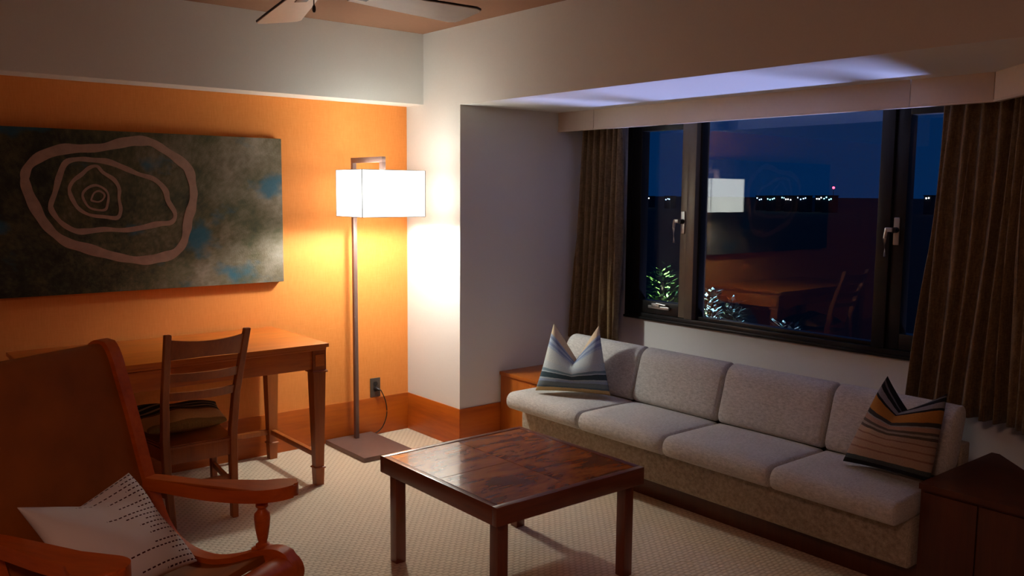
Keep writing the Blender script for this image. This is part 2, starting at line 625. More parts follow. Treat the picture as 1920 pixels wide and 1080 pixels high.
sash(3.262, WY1 - .031, WZ0 + .036, WZ1 - .031, (M_frame_lit, M_frame), .052, .078, 3.292, 1)
sash(WY0 + .031, 2.055, WZ0 + .036, WZ1 - .031, (M_frame, M_frame), .07, .062, 2.03, -1)
bm = new()
box(bm, (XW - .028, 3.37, .815), (XW - .012, 3.53, .833), .003)
box(bm, (XW - .034, 3.44, .825), (XW - .016, 3.50, .849), .004)
tube(bm, [(XW - .030, 3.39, .843), (XW - .034, 3.46, .849)], .006, 8)
win.add('window_stay', bm, M_steel)
# pale perforated screen track beside the left frame
bm = new()
box(bm, (XW - .012, WY1 + .002, .90), (XW - .001, WY1 + .030, 1.93), .002)
for k in range(24):
    z = .96 + k * .04
    box(bm, (XW - .015, WY1 + .012, z), (XW - .011, WY1 + .021, z + .006))
win.add('screen_track', bm, M_track)


# ------------------------------------------------------------------ curtains
def curtain(label, top, bot, zt, zb, folds, amp, seed, base):
    """top / bot: polylines (x, y) the cloth hangs along at its head and its hem"""
    rnd = random.Random(seed)
    n = folds * 12
    rows = 22
    ph = [rnd.uniform(-.5, .5) for _ in range(folds + 2)]
    am = [rnd.uniform(.55, 1.25) for _ in range(folds + 2)]

    def along(pl, t):
        L = [(Vector(b) - Vector(a)).length for a, b in zip(pl[:-1], pl[1:])]
        tot = sum(L)
        d = t * tot
        for a, b, l in zip(pl[:-1], pl[1:], L):
            if d <= l + 1e-9:
                q = Vector(a).lerp(Vector(b), d / l)
                dirv = (Vector(b) - Vector(a)).normalized()
                return q, Vector((-dirv.y, dirv.x))
            d -= l
        return Vector(pl[-1]), Vector((0, 1))
    bm = new()
    g = []
    for j in range(rows + 1):
        k = j / rows
        z = zt + (zb - zt) * k
        line = []
        for i in range(n + 1):
            t = i / n
            a, na = along(top, t)
            b, nb = along(bot, t)
            p = a.lerp(b, k ** 1.15)
            nn = na.lerp(nb, k).normalized()
            f = t * folds
            i0 = int(min(f, folds - 1e-6))
            fr_ = f - i0
            w = ph[i0] * (1 - fr_) + ph[i0 + 1] * fr_
            A = amp * (am[i0] * (1 - fr_) + am[i0 + 1] * fr_) * (0.55 + 0.45 * k)
            sgn = math.sin(2 * math.pi * (f + .35 * w * k + .12 * math.sin(5 * k + i0)))
            off = A * math.copysign(abs(sgn) ** .8, sgn)
            line.append(bm.verts.new((p.x + nn.x * off, p.y + nn.y * off, z)))
        g.append(line)
    for a, b in zip(g[:-1], g[1:]):
        for i in range(n):
            bm.faces.new((a[i], a[i + 1], b[i + 1], b[i]))
    o = finish('curtain', bm, M_curtain, base, angle=80)
    o.location = base
    tag(o, label, 'curtain', 'curtains at the window')
    s = o.modifiers.new('thickness', 'SOLIDIFY')
    s.thickness = .004
    return o


curtain('olive brown curtain gathered between the white pillar wall and the window', [(3.83, 4.00), (3.83, 3.665)],
        [(3.82, 4.062), (3.82, 3.655)], 1.955, .585, 7, .044, 3, (3.83, 3.85, .585))
curtain('wide olive brown curtain hanging above the dark corner cabinet', [(3.83, 1.785), (3.83, 1.49), (3.54, 1.20)],
        [(3.82, 1.855), (3.82, 1.42), (3.62, 1.22)], 1.955, .565, 11, .046, 8, (3.82, 1.55, .565))

# ------------------------------------------------------------------ sofa (built-in bench along the window)
SY0, SY1 = 1.482, 3.715
sofa = Thing('sofa', 'long grey woven bench sofa with four seats under the window', 'sofa', (3.35, 2.6, 0))
bm = new(); box(bm, (3.215, SY0, 0), (3.60, SY1, .12), .004); sofa.add('plinth', bm, M_cab, label='red brown wooden plinth')
bm = new(); cushion_box(bm, (3.115, SY0, .12), (3.62, SY1, .312), .018, 0, 4); sofa.add('base_rail', bm, M_sofa_base)
bm = new(); box(bm, (3.50, SY0, .312), (3.57, SY1, .53), .01); sofa.add('back_frame', bm, M_sofa_base)
seams = [SY1 - .005, 3.137, 2.585, 2.018, SY0 + .002]
for a, b in zip(seams[:-1], seams[1:]):
    bm = new()
    cushion_box(bm, (2.992, b + .0015, .306), (3.44, a - .0015, .400), (.045, .016, .046), .008, 8)
    c = sofa.add('seat_cushion', bm, M_sofa, angle=70)
    bm = new()
    cushion_box(bm, (3.375, b + .002, .40), (3.485, a - .002, .680), (.05, .018, .055), .010, 8, 0, shear=lambda P: Vector((P.x + (P.z - .40) * .28, P.y, P.z)))
    sofa.add('back_cushion', bm, M_sofa, angle=70)

# low wooden box beside the sofa, against the pillar
et = Thing('end_table', 'low orange brown wooden box table between the sofa and the white pillar', 'table', (3.5, 3.95, 0))
bm = new(); box(bm, (3.262, 3.742, 0), (3.78, 4.085, .402), .003); et.add('body', bm, M_box)
bm = new(); box(bm, (3.252, 3.735, .402), (3.79, 4.086, .424), .004); et.add('top', bm, M_box)

# corner cabinet at the other end of the sofa
cb = Thing('corner_cabinet', 'dark red brown corner cabinet with flat top beside the sofa', 'cabinet', (3.45, 1.25, 0))
poly = [(3.165, 1.476), (3.76, 1.476), (3.76, 1.444), (3.165, .849)]
bm = new(); prism(bm, poly, .0, .428); cb.add('body', bm, M_cab)
bm = new(); prism(bm, [(3.150, 1.478), (3.768, 1.478), (3.768, 1.447), (3.150, .829)], .428, .45); cb.add('top', bm, M_cab)
for a, b in ((1.272, 1.462), (1.076, 1.266), (.87, 1.07)):
    bm = new(); box(bm, (3.153, a, .03), (3.166, b, .418), .003); cb.add('front_panel', bm, M_cab)

# ------------------------------------------------------------------ coffee table
tb = Thing('coffee_table', 'square dark mahogany coffee table with glossy veneered top', 'table', (2.15, 2.625, 0))
TX0, TX1, TY0, TY1, TZ = 1.780, 2.512, 2.246, 3.004, .44


def burl_mat(i):
    m, nt, b = base_mat('burl_veneer_%d' % i)
    rot = (0, 0, math.radians([0, 90, 90, 0][i] + 8))
    n = tex_noise(nt, 1.5, mapping(nt, (3.0, 7.5, 3), rot=rot), 5, 0.55)
    n.inputs['Distortion'].default_value = .5
    n2 = tex_noise(nt, 14, mapping(nt, (1, 7, 1), rot=rot), 4, .6)
    t = math_n(nt, 'MULTIPLY_ADD', n2.outputs[0], .22, math_n(nt, 'MULTIPLY', n.outputs[0], .8))
    nt.links.new(ramp(nt, t, [(.32, lin(66, 24, 10)), (.42, lin(116, 52, 16)), (.50, lin(152, 76, 26)), (.60, lin(180, 100, 38))]), b.inputs['Base Color'])
    b.inputs['Roughness'].default_value = .2
    b.inputs['Specular IOR Level'].default_value = .25
    b.inputs['Coat Weight'].default_value = .5
    b.inputs['Coat Roughness'].default_value = .05
    bump(nt, b, n2.outputs[0], .03, .002)
    return m


bm = new()
w = .026
box(bm, (TX0, TY0, TZ - .068), (TX1, TY0 + w, TZ), .0025)
rim_m = M_mahog
tb.add('rim_board', bm, rim_m)
bm = new(); box(bm, (TX0, TY1 - w, TZ - .068), (TX1, TY1, TZ), .0025); tb.add('rim_board', bm, rim_m)
M_mahog_y = wood('dark_mahogany_side', lin(84, 36, 15), lin(114, 52, 22), lin(134, 66, 30), 1, 0.3, 5, coat=.2)
bm = new(); box(bm, (TX0, TY0 + w, TZ - .068), (TX0 + w, TY1 - w, TZ), .0025); tb.add('rim_board', bm, M_mahog_y)
bm = new(); box(bm, (TX1 - w, TY0 + w, TZ - .068), (TX1, TY1 - w, TZ), .0025); tb.add('rim_board', bm, M_mahog_y)
xm, ym = (TX0 + TX1) / 2, (TY0 + TY1) / 2
bm = new(); box(bm, (TX0 + w, TY0 + w, TZ - .040), (TX1 - w, TY1 - w, TZ - .010)); tb.add('top_board', bm, M_mahog)
k = 0
for xa, xb in ((TX0 + w + .001, xm - .0008), (xm + .0008, TX1 - w - .001)):
    for ya, yb in ((TY0 + w + .001, ym - .0008), (ym + .0008, TY1 - w - .001)):
        bm = new(); box(bm, (xa, ya, TZ - .010), (xb, yb, TZ - .002), .0008, 1); tb.add('veneer_panel', bm, burl_mat(k)); k += 1
M_mahog_z = wood('dark_mahogany_leg', lin(84, 36, 15), lin(114, 52, 22), lin(134, 66, 30), 2, 0.32, 5, coat=.15)
lw = .046
for lx in (TX0 + .028, TX1 - .028 - lw):
    for ly in (TY0 + .028, TY1 - .028 - lw):
        bm = new(); box(bm, (lx, ly, 0), (lx + lw, ly + lw, TZ - .04), .003); tb.add('leg', bm, M_mahog_z)

# ------------------------------------------------------------------ writing desk
dk = Thing('writing_desk', 'honey brown wooden writing desk with tapered legs against the orange wall', 'desk', (1.4, 4.29, 0))
DX0, DX1, DY0, DY1, DZ = .740, 2.055, 3.955, 4.625, .737
bm = new()
box(bm, (DX0, DY0, DZ - .020), (DX1, DY1, DZ), .003)
top = dk.add('top', bm, M_desk)
bm = new(); box(bm, (DX0 + .010, DY0 + .010, DZ - .034), (DX1 - .010, DY1 - .006, DZ - .019), .005, 3); dk.add('top_moulding', bm, M_desk, top)
lxs, lys = (DX0 + .048, DX1 - .040), (DY0 + .062, DY1 - .048)
zt = DZ - .034
for lx in lxs:
    for ly in lys:
        bm = new()
        sqlathe(bm, [(.035, .600), (.0355, .603), (.0355, zt - .004), (.034, zt)], (lx, ly, 0))
        lg = dk.add('leg', bm, M_chair)
        bm = new()
        sqlathe(bm, [(.036, .586), (.042, .588), (.042, .594), (.037, .600)], (lx, ly, 0))
        dk.add('collar', bm, M_chair, lg)
        bm = new()
        sqlathe(bm, [(.021, .0), (.024, .085), (.029, .088), (.029, .094), (.0225, .098), (.0335, .586)], (lx, ly, 0))
        dk.add('tapered_shaft', bm, M_chair, lg)
        # raised diamond tablet on the block
        for sx, sy in ((0, -1), (1 if lx > 1 else -1, 0)):
            bm = new()
            cx, cy, cz = lx + sx * .0355, ly + sy * .0355, .651
            tx = Vector((0 if sx else 1, 1 if sx else 0, 0))
            nn = Vector((sx, sy, 0))
            q = [Vector((cx, cy, cz)) + tx * a * .024 + Vector((0, 0, b * .030)) for a, b in ((-1, -1), (1, -1), (1, 1), (-1, 1))]
            q2 = [p + nn * .004 for p in q]
            q3 = [Vector((cx, cy, cz)) + nn * .010]
            vr = [bm.verts.new(p) for p in q]
            v2 = [bm.verts.new(p) for p in q2]
            c3 = bm.verts.new(q3[0])
            for i in range(4):
                j = (i + 1) % 4
                bm.faces.new((vr[i], vr[j], v2[j], v2[i]))
                bm.faces.new((v2[i], v2[j], c3))
            bm.faces.new(list(reversed(vr)))
            dk.add('block_tablet', bm, M_desk, lg)
bm = new(); box(bm, (lxs[0] + .035, lys[0] - .026, .606), (lxs[1] - .035, lys[0] - .006, zt), .002); ap = dk.add('apron', bm, M_desk)
bm = new(); box(bm, (lxs[0] + .035, lys[1] + .006, .606), (lxs[1] - .035, lys[1] + .026, zt), .002); dk.add('apron', bm, M_desk)
for sx, lx in ((-1, lxs[0]), (1, lxs[1])):
    bm = new(); box(bm, (lx + sx * .016 - .010, lys[0] + .035, .606), (lx + sx * .016 + .010, lys[1] - .035, zt), .002); dk.add('apron', bm, M_desk)
    bm = new(); box(bm, (lx - .012, lys[0] + .022, .140), (lx + .012, lys[1] - .022, .168), .002); dk.add('stretcher', bm, M_chair)
bm = new(); box(bm, (lxs[0] + .02, lys[1] - .012, .140), (lxs[1] - .02, lys[1] + .012, .168), .002); dk.add('stretcher', bm, M_chair)
# hanging drawer box under the middle of the desk
bm = new(); box(bm, (1.02, lys[0] - .028, .612), (1.30, lys[0] - .023, zt - .006), .002); dr = dk.add('drawer_front', bm, M_desk)

# ------------------------------------------------------------------ desk chair (back to the room)
ch = Thing('desk_chair', 'brown wooden ladder back chair pushed under the writing desk', 'chair', (1.362, 4.03, 0))
cx = 1.362


def post(pts, w, name, mat=M_chair):
    bm = new()
    rings = []
    for (x, y, z), (a, b) in zip(pts, w):
        rings.append([Vector((x - a, y - b, z)), Vector((x + a, y - b, z)), Vector((x + a, y + b, z)), Vector((x - a, y + b, z))])
    loft(bm, rings)
    bmesh.ops.bevel(bm, geom=[e for e in bm.edges], offset=.0025, segments=1, affect='EDGES', clamp_overlap=True)
    return ch.add(name, bm, mat)


for s in (-1, 1):
    post([(cx + s * .140, 3.842, 0), (cx + s * .150, 3.866, .27), (cx + s * .152, 3.868, .40), (cx + s * .158, 3.835, .58), (cx + s * .172, 3.722, .892)],
         [(.014, .018), (.016, .020), (.016, .020), (.015, .018), (.014, .014)], 'back_leg')
    post([(cx + s * .190, 4.222, 0), (cx + s * .186, 4.215, .36)], [(.013, .013), (.017, .017)], 'front_leg')
    bm = new()
    M1 = None
    a, b = Vector((cx + s * .148, 3.885, 0)), Vector((cx + s * .186, 4.20, 0))
    loft(bm, [[Vector((p.x - .009, p.y, .30)), Vector((p.x + .009, p.y, .30)), Vector((p.x + .009, p.y, .358)), Vector((p.x - .009, p.y, .358))] for p in (a, b)])
    ch.add('seat_rail', bm, M_chair)
    bm = new()
    loft(bm, [[Vector((p.x - .008, p.y, .135)), Vector((p.x + .008, p.y, .135)), Vector((p.x + .008, p.y, .16)), Vector((p.x - .008, p.y, .16))] for p in (a, b)])
    ch.add('stretcher', bm, M_chair)
bm = new(); box(bm, (cx - .137, 3.858, .29), (cx + .137, 3.877, .358), .002); ch.add('seat_rail', bm, M_chair)
bm = new(); box(bm, (cx - .17, 4.206, .30), (cx + .17, 4.224, .358), .002); ch.add('seat_rail', bm, M_chair)
bm = new(); box(bm, (cx - .130, 3.858, .170), (cx + .130, 3.874, .198), .002); ch.add('stretcher', bm, M_chair)
bm = new()
loft(bm, [[Vector((cx - .152, 3.852, z)), Vector((cx + .152, 3.852, z)), Vector((cx + .202, 4.238, z)), Vector((cx - .202, 4.238, z))] for z in (.358, .376)])
bmesh.ops.bevel(bm, geom=list(bm.edges), offset=.006, segments=2, affect='EDGES')
ch.add('seat', bm, M_chair)
for z0, z1, sag in ((.775, .868, .012), (.674, .712, .004), (.586, .624, .004)):
    bm = new()
    rings = []
    for i in range(13):
        t = -1 + 2 * i / 12
        zc = (z0 + z1) / 2
        hw = .150 + .014 * (zc - .58) / .3
        yb = 3.835 - (zc - .58) * .362
        y = yb - .034 * (1 - t * t)
        x = cx + t * hw
        top_ = z1 - (sag * (1 - t * t) if z1 > .8 else 0)
        bot_ = z0 + (.010 * (1 - t * t) if z1 > .8 else 0)
        dy = lambda z: -(z - zc) * .36
        rings.append([Vector((x, y - .007 + dy(bot_), bot_)), Vector((x, y + .007 + dy(bot_), bot_)), Vector((x, y + .007 + dy(top_), top_)), Vector((x, y - .007 + dy(top_), top_))])
    loft(bm, rings)
    ch.add('back_slat', bm, M_chair, angle=40)

# ------------------------------------------------------------------ painting
pt = Thing('painting', 'wide dark abstract canvas with pinkish brown concentric rings on the orange wall', 'painting', (1.25, 4.63, .99))


def canvas_mat():
    m, nt, b = base_mat('mottled_olive_teal_paint')
    v = mapping(nt)
    n1 = tex_noise(nt, 3.8, v, 7, .7)
    n2 = tex_noise(nt, 3.1, mapping(nt, (1, 1, 1.3), rot=(.3, .5, .2)), 4, .55)
    fine = tex_noise(nt, 60, v, 3, .7)
    sep = nd(nt, 'ShaderNodeSeparateXYZ')
    nt.links.new(v, sep.inputs[0])
    # paint tone plus lamp falloff painted in: near black green to pale grey brown
    g = math_n(nt, 'MULTIPLY_ADD', sep.outputs['X'], .26, .36)
    t = math_n(nt, 'ADD', math_n(nt, 'MULTIPLY_ADD', math_n(nt, 'SUBTRACT', n1.outputs[0], .5), 1.25, g),
               math_n(nt, 'MULTIPLY', math_n(nt, 'SUBTRACT', fine.outputs[0], .5), .35))
    col = ramp(nt, t, [(.0, lin(22, 26, 20)), (.22, lin(48, 50, 36)), (.42, lin(84, 80, 54)), (.60, lin(116, 104, 84)), (.85, lin(150, 140, 126))])
    teal = ramp(nt, n2.outputs[0], [(.57, (0, 0, 0, 1)), (.68, (1, 1, 1, 1))])
    mx = nd(nt, 'ShaderNodeMix', data_type='RGBA')
    nt.links.new(math_n(nt, 'MULTIPLY', teal, .8), mx.inputs['Factor'])
    nt.links.new(col, mx.inputs['A'])
    mx.inputs['B'].default_value = lin(20, 92, 116)
    nt.links.new(mx.outputs['Result'], b.inputs['Base Color'])
    b.inputs['Roughness'].default_value = .7
    b.inputs['Specular IOR Level'].default_value = .3
    bump(nt, b, fine.outputs[0], .4, .003)
    return m


bm = new(); box(bm, (.36, 4.605, .990), (2.120, 4.652, 1.778), .003); cv = pt.add('canvas', bm, canvas_mat())
M_ring = plain('pinkish_brown_paint', lin(156, 124, 107), .75, var=.14, scale=26)
RINGS = [
    (.022, [(0.853, 1.553), (0.874, 1.603), (0.931, 1.649), (1.016, 1.681), (1.102, 1.688), (1.19, 1.696), (1.28, 1.721), (1.356, 1.735), (1.424, 1.731), (1.484, 1.698), (1.554, 1.651), (1.606, 1.603), (1.623, 1.539), (1.63, 1.475), (1.619, 1.411), (1.598, 1.347), (1.587, 1.283), (1.567, 1.219), (1.52, 1.17), (1.448, 1.15), (1.369, 1.14), (1.284, 1.152), (1.193, 1.178), (1.098, 1.212), (1.02, 1.24), (0.961, 1.288), (0.918, 1.347), (0.884, 1.422), (0.858, 1.496)]),
    (.0125, [(0.955, 1.414), (0.977, 1.48), (0.999, 1.556), (1.029, 1.619), (1.084, 1.637), (1.147, 1.635), (1.219, 1.628), (1.292, 1.6), (1.359, 1.571), (1.435, 1.546), (1.486, 1.493), (1.498, 1.439), (1.531, 1.375), (1.512, 1.33), (1.445, 1.322), (1.366, 1.305), (1.281, 1.294), (1.19, 1.3), (1.117, 1.293), (1.062, 1.294), (1.008, 1.325), (0.972, 1.368)]),
    (.0085, [(1.039, 1.489), (1.056, 1.531), (1.097, 1.566), (1.129, 1.596), (1.166, 1.606), (1.193, 1.576), (1.241, 1.543), (1.264, 1.5), (1.262, 1.447), (1.268, 1.395), (1.25, 1.356), (1.192, 1.361), (1.128, 1.37), (1.082, 1.396), (1.056, 1.434)]),
    (.0055, [(1.096, 1.464), (1.117, 1.498), (1.158, 1.514), (1.198, 1.495), (1.213, 1.465), (1.207, 1.421), (1.194, 1.395), (1.153, 1.396), (1.118, 1.413)]),
    (.0042, [(1.135, 1.447), (1.149, 1.477), (1.173, 1.486), (1.195, 1.469), (1.188, 1.447), (1.167, 1.434), (1.139, 1.439)])]
rr = random.Random(5)
for hw, pts in RINGS:
    P = smooth_path([(x, z, 0) for x, z in pts], 5, True)
    n = len(P)
    bm = new()
    rings = []
    ph = rr.uniform(0, 6)
    for i in range(n):
        d = (P[(i + 1) % n] - P[i - 1]).normalized()
        nn = Vector((-d.y, d.x, 0))
        h = hw * (1 + .14 * math.sin(i * .31 + ph) + .08 * math.sin(i * .9))
        a, b = P[i] + nn * h, P[i] - nn * h
        rings.append([Vector((a.x, 4.6055, a.y)), Vector((a.x, 4.6035, a.y)), Vector((b.x, 4.6035, b.y)), Vector((b.x, 4.6055, b.y))])
    rings.append(rings[0])
    loft(bm, rings, cap=False)
    bmesh.ops.remove_doubles(bm, verts=bm.verts, dist=1e-5)
    pt.add('painted_ring', bm, M_ring, cv)

# ------------------------------------------------------------------ floor lamp
fl = Thing('floor_lamp', 'tall bronze floor lamp with lit white rectangular shade in the corner', 'lamp', (2.53, 4.41, 0))
bm = new(); box(bm, (2.376, 4.178, 0), (2.686, 4.635, .028), .003); fl.add('base', bm, M_bronze)
bm = new(); box(bm, (2.529, 4.546, .028), (2.553, 4.570, 1.656), .002); fl.add('pole', bm, M_bronze)
bm = new(); box(bm, (2.529, 4.222, 1.656), (2.553, 4.570, 1.686), .002); arm = fl.add('arm', bm, M_bronze)
bm = new(); box(bm, (2.529, 4.222, 1.588), (2.553, 4.252, 1.656), .002); fl.add('drop_bar', bm, M_bronze, arm)
SX0, SX1, SYa, SYb, SZ0, SZ1 = 2.348, 2.746, 4.124, 4.408, 1.358, 1.610
M_shade = shade_mat()
bm = new()
q = [(SX0, SYa), (SX1, SYa), (SX1, SYb), (SX0, SYb)]
qi = [(SX0 + .002, SYa + .002), (SX1 - .002, SYa + .002), (SX1 - .002, SYb - .002), (SX0 + .002, SYb - .002)]
ring = lambda Q, z: [Vector((x, y, z)) for x, y in Q]
vr = loft(bm, [ring(q, SZ0), ring(q, SZ1), ring(qi, SZ1), ring(qi, SZ0)], cap=False)
for i in range(4):
    j = (i + 1) % 4
    bm.faces.new((vr[3][i], vr[3][j], vr[0][j], vr[0][i]))
sh = fl.add('shade', bm, M_shade, smooth=False, label='glowing white fabric shade')
bm = new()
for x, y in ((SX0, SYa), (SX1, SYa), (SX1, SYb), (SX0, SYb)):
    box(bm, (x - .0018, y - .0018, SZ0), (x + .0018, y + .0018, SZ1))
for z in (SZ0 - .002, SZ1 - .001):
    box(bm, (SX0 - .001, SYa - .001, z), (SX1 + .001, SYa + .002, z + .003))
    box(bm, (SX0 - .001, SYb - .002, z), (SX1 + .001, SYb + .001, z + .003))
    box(bm, (SX0 - .001, SYa - .001, z), (SX0 + .002, SYb + .001, z + .003))
    box(bm, (SX1 - .002, SYa - .001, z), (SX1 + .001, SYb + .001, z + .003))
bm2 = new()
for lo, hi in (((SX0 + .004, SYa + .004, 1.592), (SX1 - .004, 4.220, 1.595)), ((SX0 + .004, 4.254, 1.592), (SX1 - .004, SYb - .004, 1.595)), ((SX0 + .004, 4.220, 1.592), (2.527, 4.254, 1.595)), ((2.555, 4.220, 1.592), (SX1 - .004, 4.254, 1.595))):
    box(bm2, lo, hi)
M_diff, ntd, bd = base_mat('added_uplight_diffuser')  # panel added inside the shade top to soften the up-light
bd.inputs['Base Color'].default_value = (.8, .8, .78, 1)
bd.inputs['Emission Color'].default_value = LAMP_COL + (1,)
bd.inputs['Emission Strength'].default_value = 7.5  # glow added to brighten the beam and ceiling above
trd = nd(ntd, 'ShaderNodeBsdfTranslucent')
trd.inputs['Color'].default_value = (.8, .8, .78, 1)
mxd = nd(ntd, 'ShaderNodeMixShader')
mxd.inputs[0].default_value = .75
ntd.links.new(bd.outputs[0], mxd.inputs[1])
ntd.links.new(trd.outputs[0], mxd.inputs[2])
ntd.links.new(mxd.outputs[0], ntd.nodes['Material Output'].inputs[0])
fl.add('added_diffuser', bm2, M_diff, sh, smooth=False)
xm_, ym_ = (SX0 + SX1) / 2, (SYa + SYb) / 2
box(bm, (SX0, 4.235, 1.590), (SX1, 4.239, 1.594))
M_wire = plain('shade_wire', lin(150, 145, 138), .5, .3)
fl.add('shade_frame', bm, M_wire, sh)
bm = new(); tube(bm, [(2.541, 4.245, 1.588), (2.541, 4.255, 1.486)], .017, 14); so = fl.add('bulb_socket', bm, M_black)
bm = new()
lathe(bm, [(.004, -.052), (.018, -.049), (.029, -.036), (.033, -.018), (.030, 0), (.020, .022), (.013, .034)], (2.541, 4.255, 1.452), 18)
fl.add('bulb', bm, emit('frosted_bulb', LAMP_COL, BULB_L))
# cord from the base to the plug in the wall outlet
cord = smooth_path([(2.60, 4.630, .012), (2.66, 4.6405, .006), (2.715, 4.637, .010), (2.765, 4.632, .045), (2.795, 4.632, .12), (2.788, 4.632, .20), (2.757, 4.630, .27), (2.735, 4.618, .286)], 6)
bm = new(); tube(bm, cord, .0032, 8); fl.add('power_cord', bm, M_black)
bm = new()
tube(bm, [(2.727, 4.6445, .288), (2.727, 4.630, .288), (2.729, 4.622, .287), (2.735, 4.610, .285)], [.014, .013, .010, .005], 12)
fl.add('plug', bm, M_black)

# wall outlet
ol = Thing('wall_outlet', 'dark grey metal outlet plate on the orange wall above the baseboard', 'outlet', (2.725, 4.653, .236))
bm = new(); box(bm, (2.690, 4.6465, .236), (2.760, 4.6525, .354), .003, 3); pl = ol.add('cover_plate', bm, M_plate)
for z in (.284, .318):
    bm = new(); tube(bm, [(2.725, 4.6525, z), (2.725, 4.6452, z)], .015, 16); ol.add('socket', bm, M_black, pl)


# ------------------------------------------------------------------ cushions
def pillow(label, BL, BR, TR, TL, front, T, m, notch=(0, 0, 0), npow=1.1, vpow=2.0, pinch=.05, N=30, seed=1, wrinkle=.004, exp=.42, group='throw pillows'):
    rnd = random.Random(seed)
    BL, BR, TR, TL, nrm = [Vector(p) for p in (BL, BR, TR, TL, front)]
    nrm.normalize()
    notch = Vector(notch)
    wv = [(rnd.uniform(2, 7), rnd.uniform(2, 7), rnd.uniform(0, 6)) for _ in range(4)]

    def P(u, v, side):
        uu = u * (1 - pinch * (1 - v * v) * abs(u))
        vv = v * (1 - pinch * (1 - u * u) * abs(v))
        a, b = (uu + 1) / 2, (vv + 1) / 2
        p = (BL * (1 - a) + BR * a) * (1 - b) + (TL * (1 - a) + TR * a) * b
        p = p + notch * ((1 - abs(u)) ** npow) * (((v + 1) / 2) ** vpow)
        h = max(0.0, (1 - u * u) * (1 - v * v)) ** exp
        w = sum(math.sin(x * u + y * v + z) for x, y, z in wv) / 4
        return p + nrm * side * (T * h * (1 + (.0)) + wrinkle * w * h) + nrm * wrinkle * .6 * w
    bm = new()
    uvl = bm.loops.layers.uv.new('UVMap')
    V = {}
    for side in (1, -1):
        for i in range(N + 1):
            for j in range(N + 1):
                edge = i in (0, N) or j in (0, N)
                if side == -1 and edge:
                    V[(side, i, j)] = V[(1, i, j)]
                    continue
                # denser rows towards the edge
                u = math.sin((i / N - .5) * math.pi)
                v = math.sin((j / N - .5) * math.pi)
                V[(side, i, j)] = bm.verts.new(P(u, v, side))
    for side in (1, -1):
        for i in range(N):
            for j in range(N):
                ids = [(i, j), (i + 1, j), (i + 1, j + 1), (i, j + 1)]
                if side == -1:
                    ids.reverse()
                f = bm.faces.new([V[(side, a, b)] for a, b in ids])
                for lp, (a, b) in zip(f.loops, ids):
                    lp[uvl].uv = ((math.sin((a / N - .5) * math.pi) + 1) / 2, (math.sin((b / N - .5) * math.pi) + 1) / 2)
    base = (BL + BR) / 2
    o = finish('throw_pillow', bm, m, tuple(base), angle=75)
    o.location = base
    return tag(o, label, 'pillow', group)


cream, sky_, pale, slate, navy, tanc = lin(226, 200, 166), lin(150, 166, 190), lin(196, 202, 200), lin(96, 112, 122), lin(62, 78, 86), lin(206, 172, 120)
M_p1 = stripes('blue_grey_cream_stripes', [
    (0, tanc), (.055, slate), (.085, lin(120, 132, 136)), (.15, sky_), (.185, lin(170, 182, 190)), (.21, navy), (.29, lin(176, 188, 196)), (.31, lin(120, 140, 150)),
    (.35, lin(190, 200, 204)), (.46, pale), (.66, lin(170, 182, 198)), (.70, lin(140, 154, 182)), (.745, lin(178, 190, 206)), (.79, lin(130, 142, 168)), (.83, lin(168, 178, 198)), (.86, cream)])
pillow('blue grey and cream striped throw pillow with peaked corners on the bench sofa', (3.085, 3.560, .425), (3.325, 3.225, .425), (3.338, 3.335, .785), (3.19, 3.535, .785),
       (-.79, -.585, .22), .09, M_p1, notch=(.05, .04, -.205), npow=1.15, vpow=1.7, pinch=.04, seed=3)
grn, mus, blk, beig = lin(84, 88, 82), lin(176, 122, 58), lin(40, 40, 44), lin(176, 150, 130)
M_p2 = stripes('mustard_beige_black_stripes', [
    (0, blk), (.05, lin(74, 82, 82)), (.10, beig), (.19, lin(146, 112, 98)), (.21, beig), (.28, lin(150, 116, 100)), (.30, beig), (.37, lin(140, 108, 92)), (.385, lin(168, 146, 128)),
    (.44, lin(92, 84, 76)), (.47, lin(150, 142, 132)), (.50, lin(96, 88, 80)), (.53, lin(170, 138, 120)), (.585, lin(150, 150, 146)), (.60, lin(66, 66, 64)), (.65, mus), (.80, blk), (.83, lin(140, 138, 142)), (.90, blk), (.95, lin(110, 110, 116)), (.97, blk)])
pillow('mustard beige and black striped throw pillow with folded top beside the corner cabinet', (3.255, 1.842, .422), (3.245, 1.485, .43), (3.36, 1.490, .752), (3.35, 1.722, .782),
       (-1, -.06, .28), .10, M_p2, notch=(.015, .04, -.115), npow=.9, vpow=2.2, pinch=.03, seed=6)
M_p3 = stripes('dark_olive_stripes', [
    (0, lin(150, 118, 66)), (.06, lin(216, 172, 104)), (.36, lin(120, 94, 56)), (.42, lin(54, 54, 42)), (.50, lin(160, 140, 104)), (.55, lin(54, 56, 44)),
    (.66, lin(150, 136, 104)), (.71, lin(36, 38, 32)), (.80, lin(96, 92, 72)), (.84, lin(34, 36, 32))])
pillow('dark olive and tan striped throw pillow lying on the desk chair seat', (1.165, 3.945, .428), (1.520, 3.945, .428), (1.580, 4.245, .450), (1.105, 4.245, .470),
       (0, -.05, 1), .046, M_p3, pinch=.05, seed=9, wrinkle=.006, exp=.36)


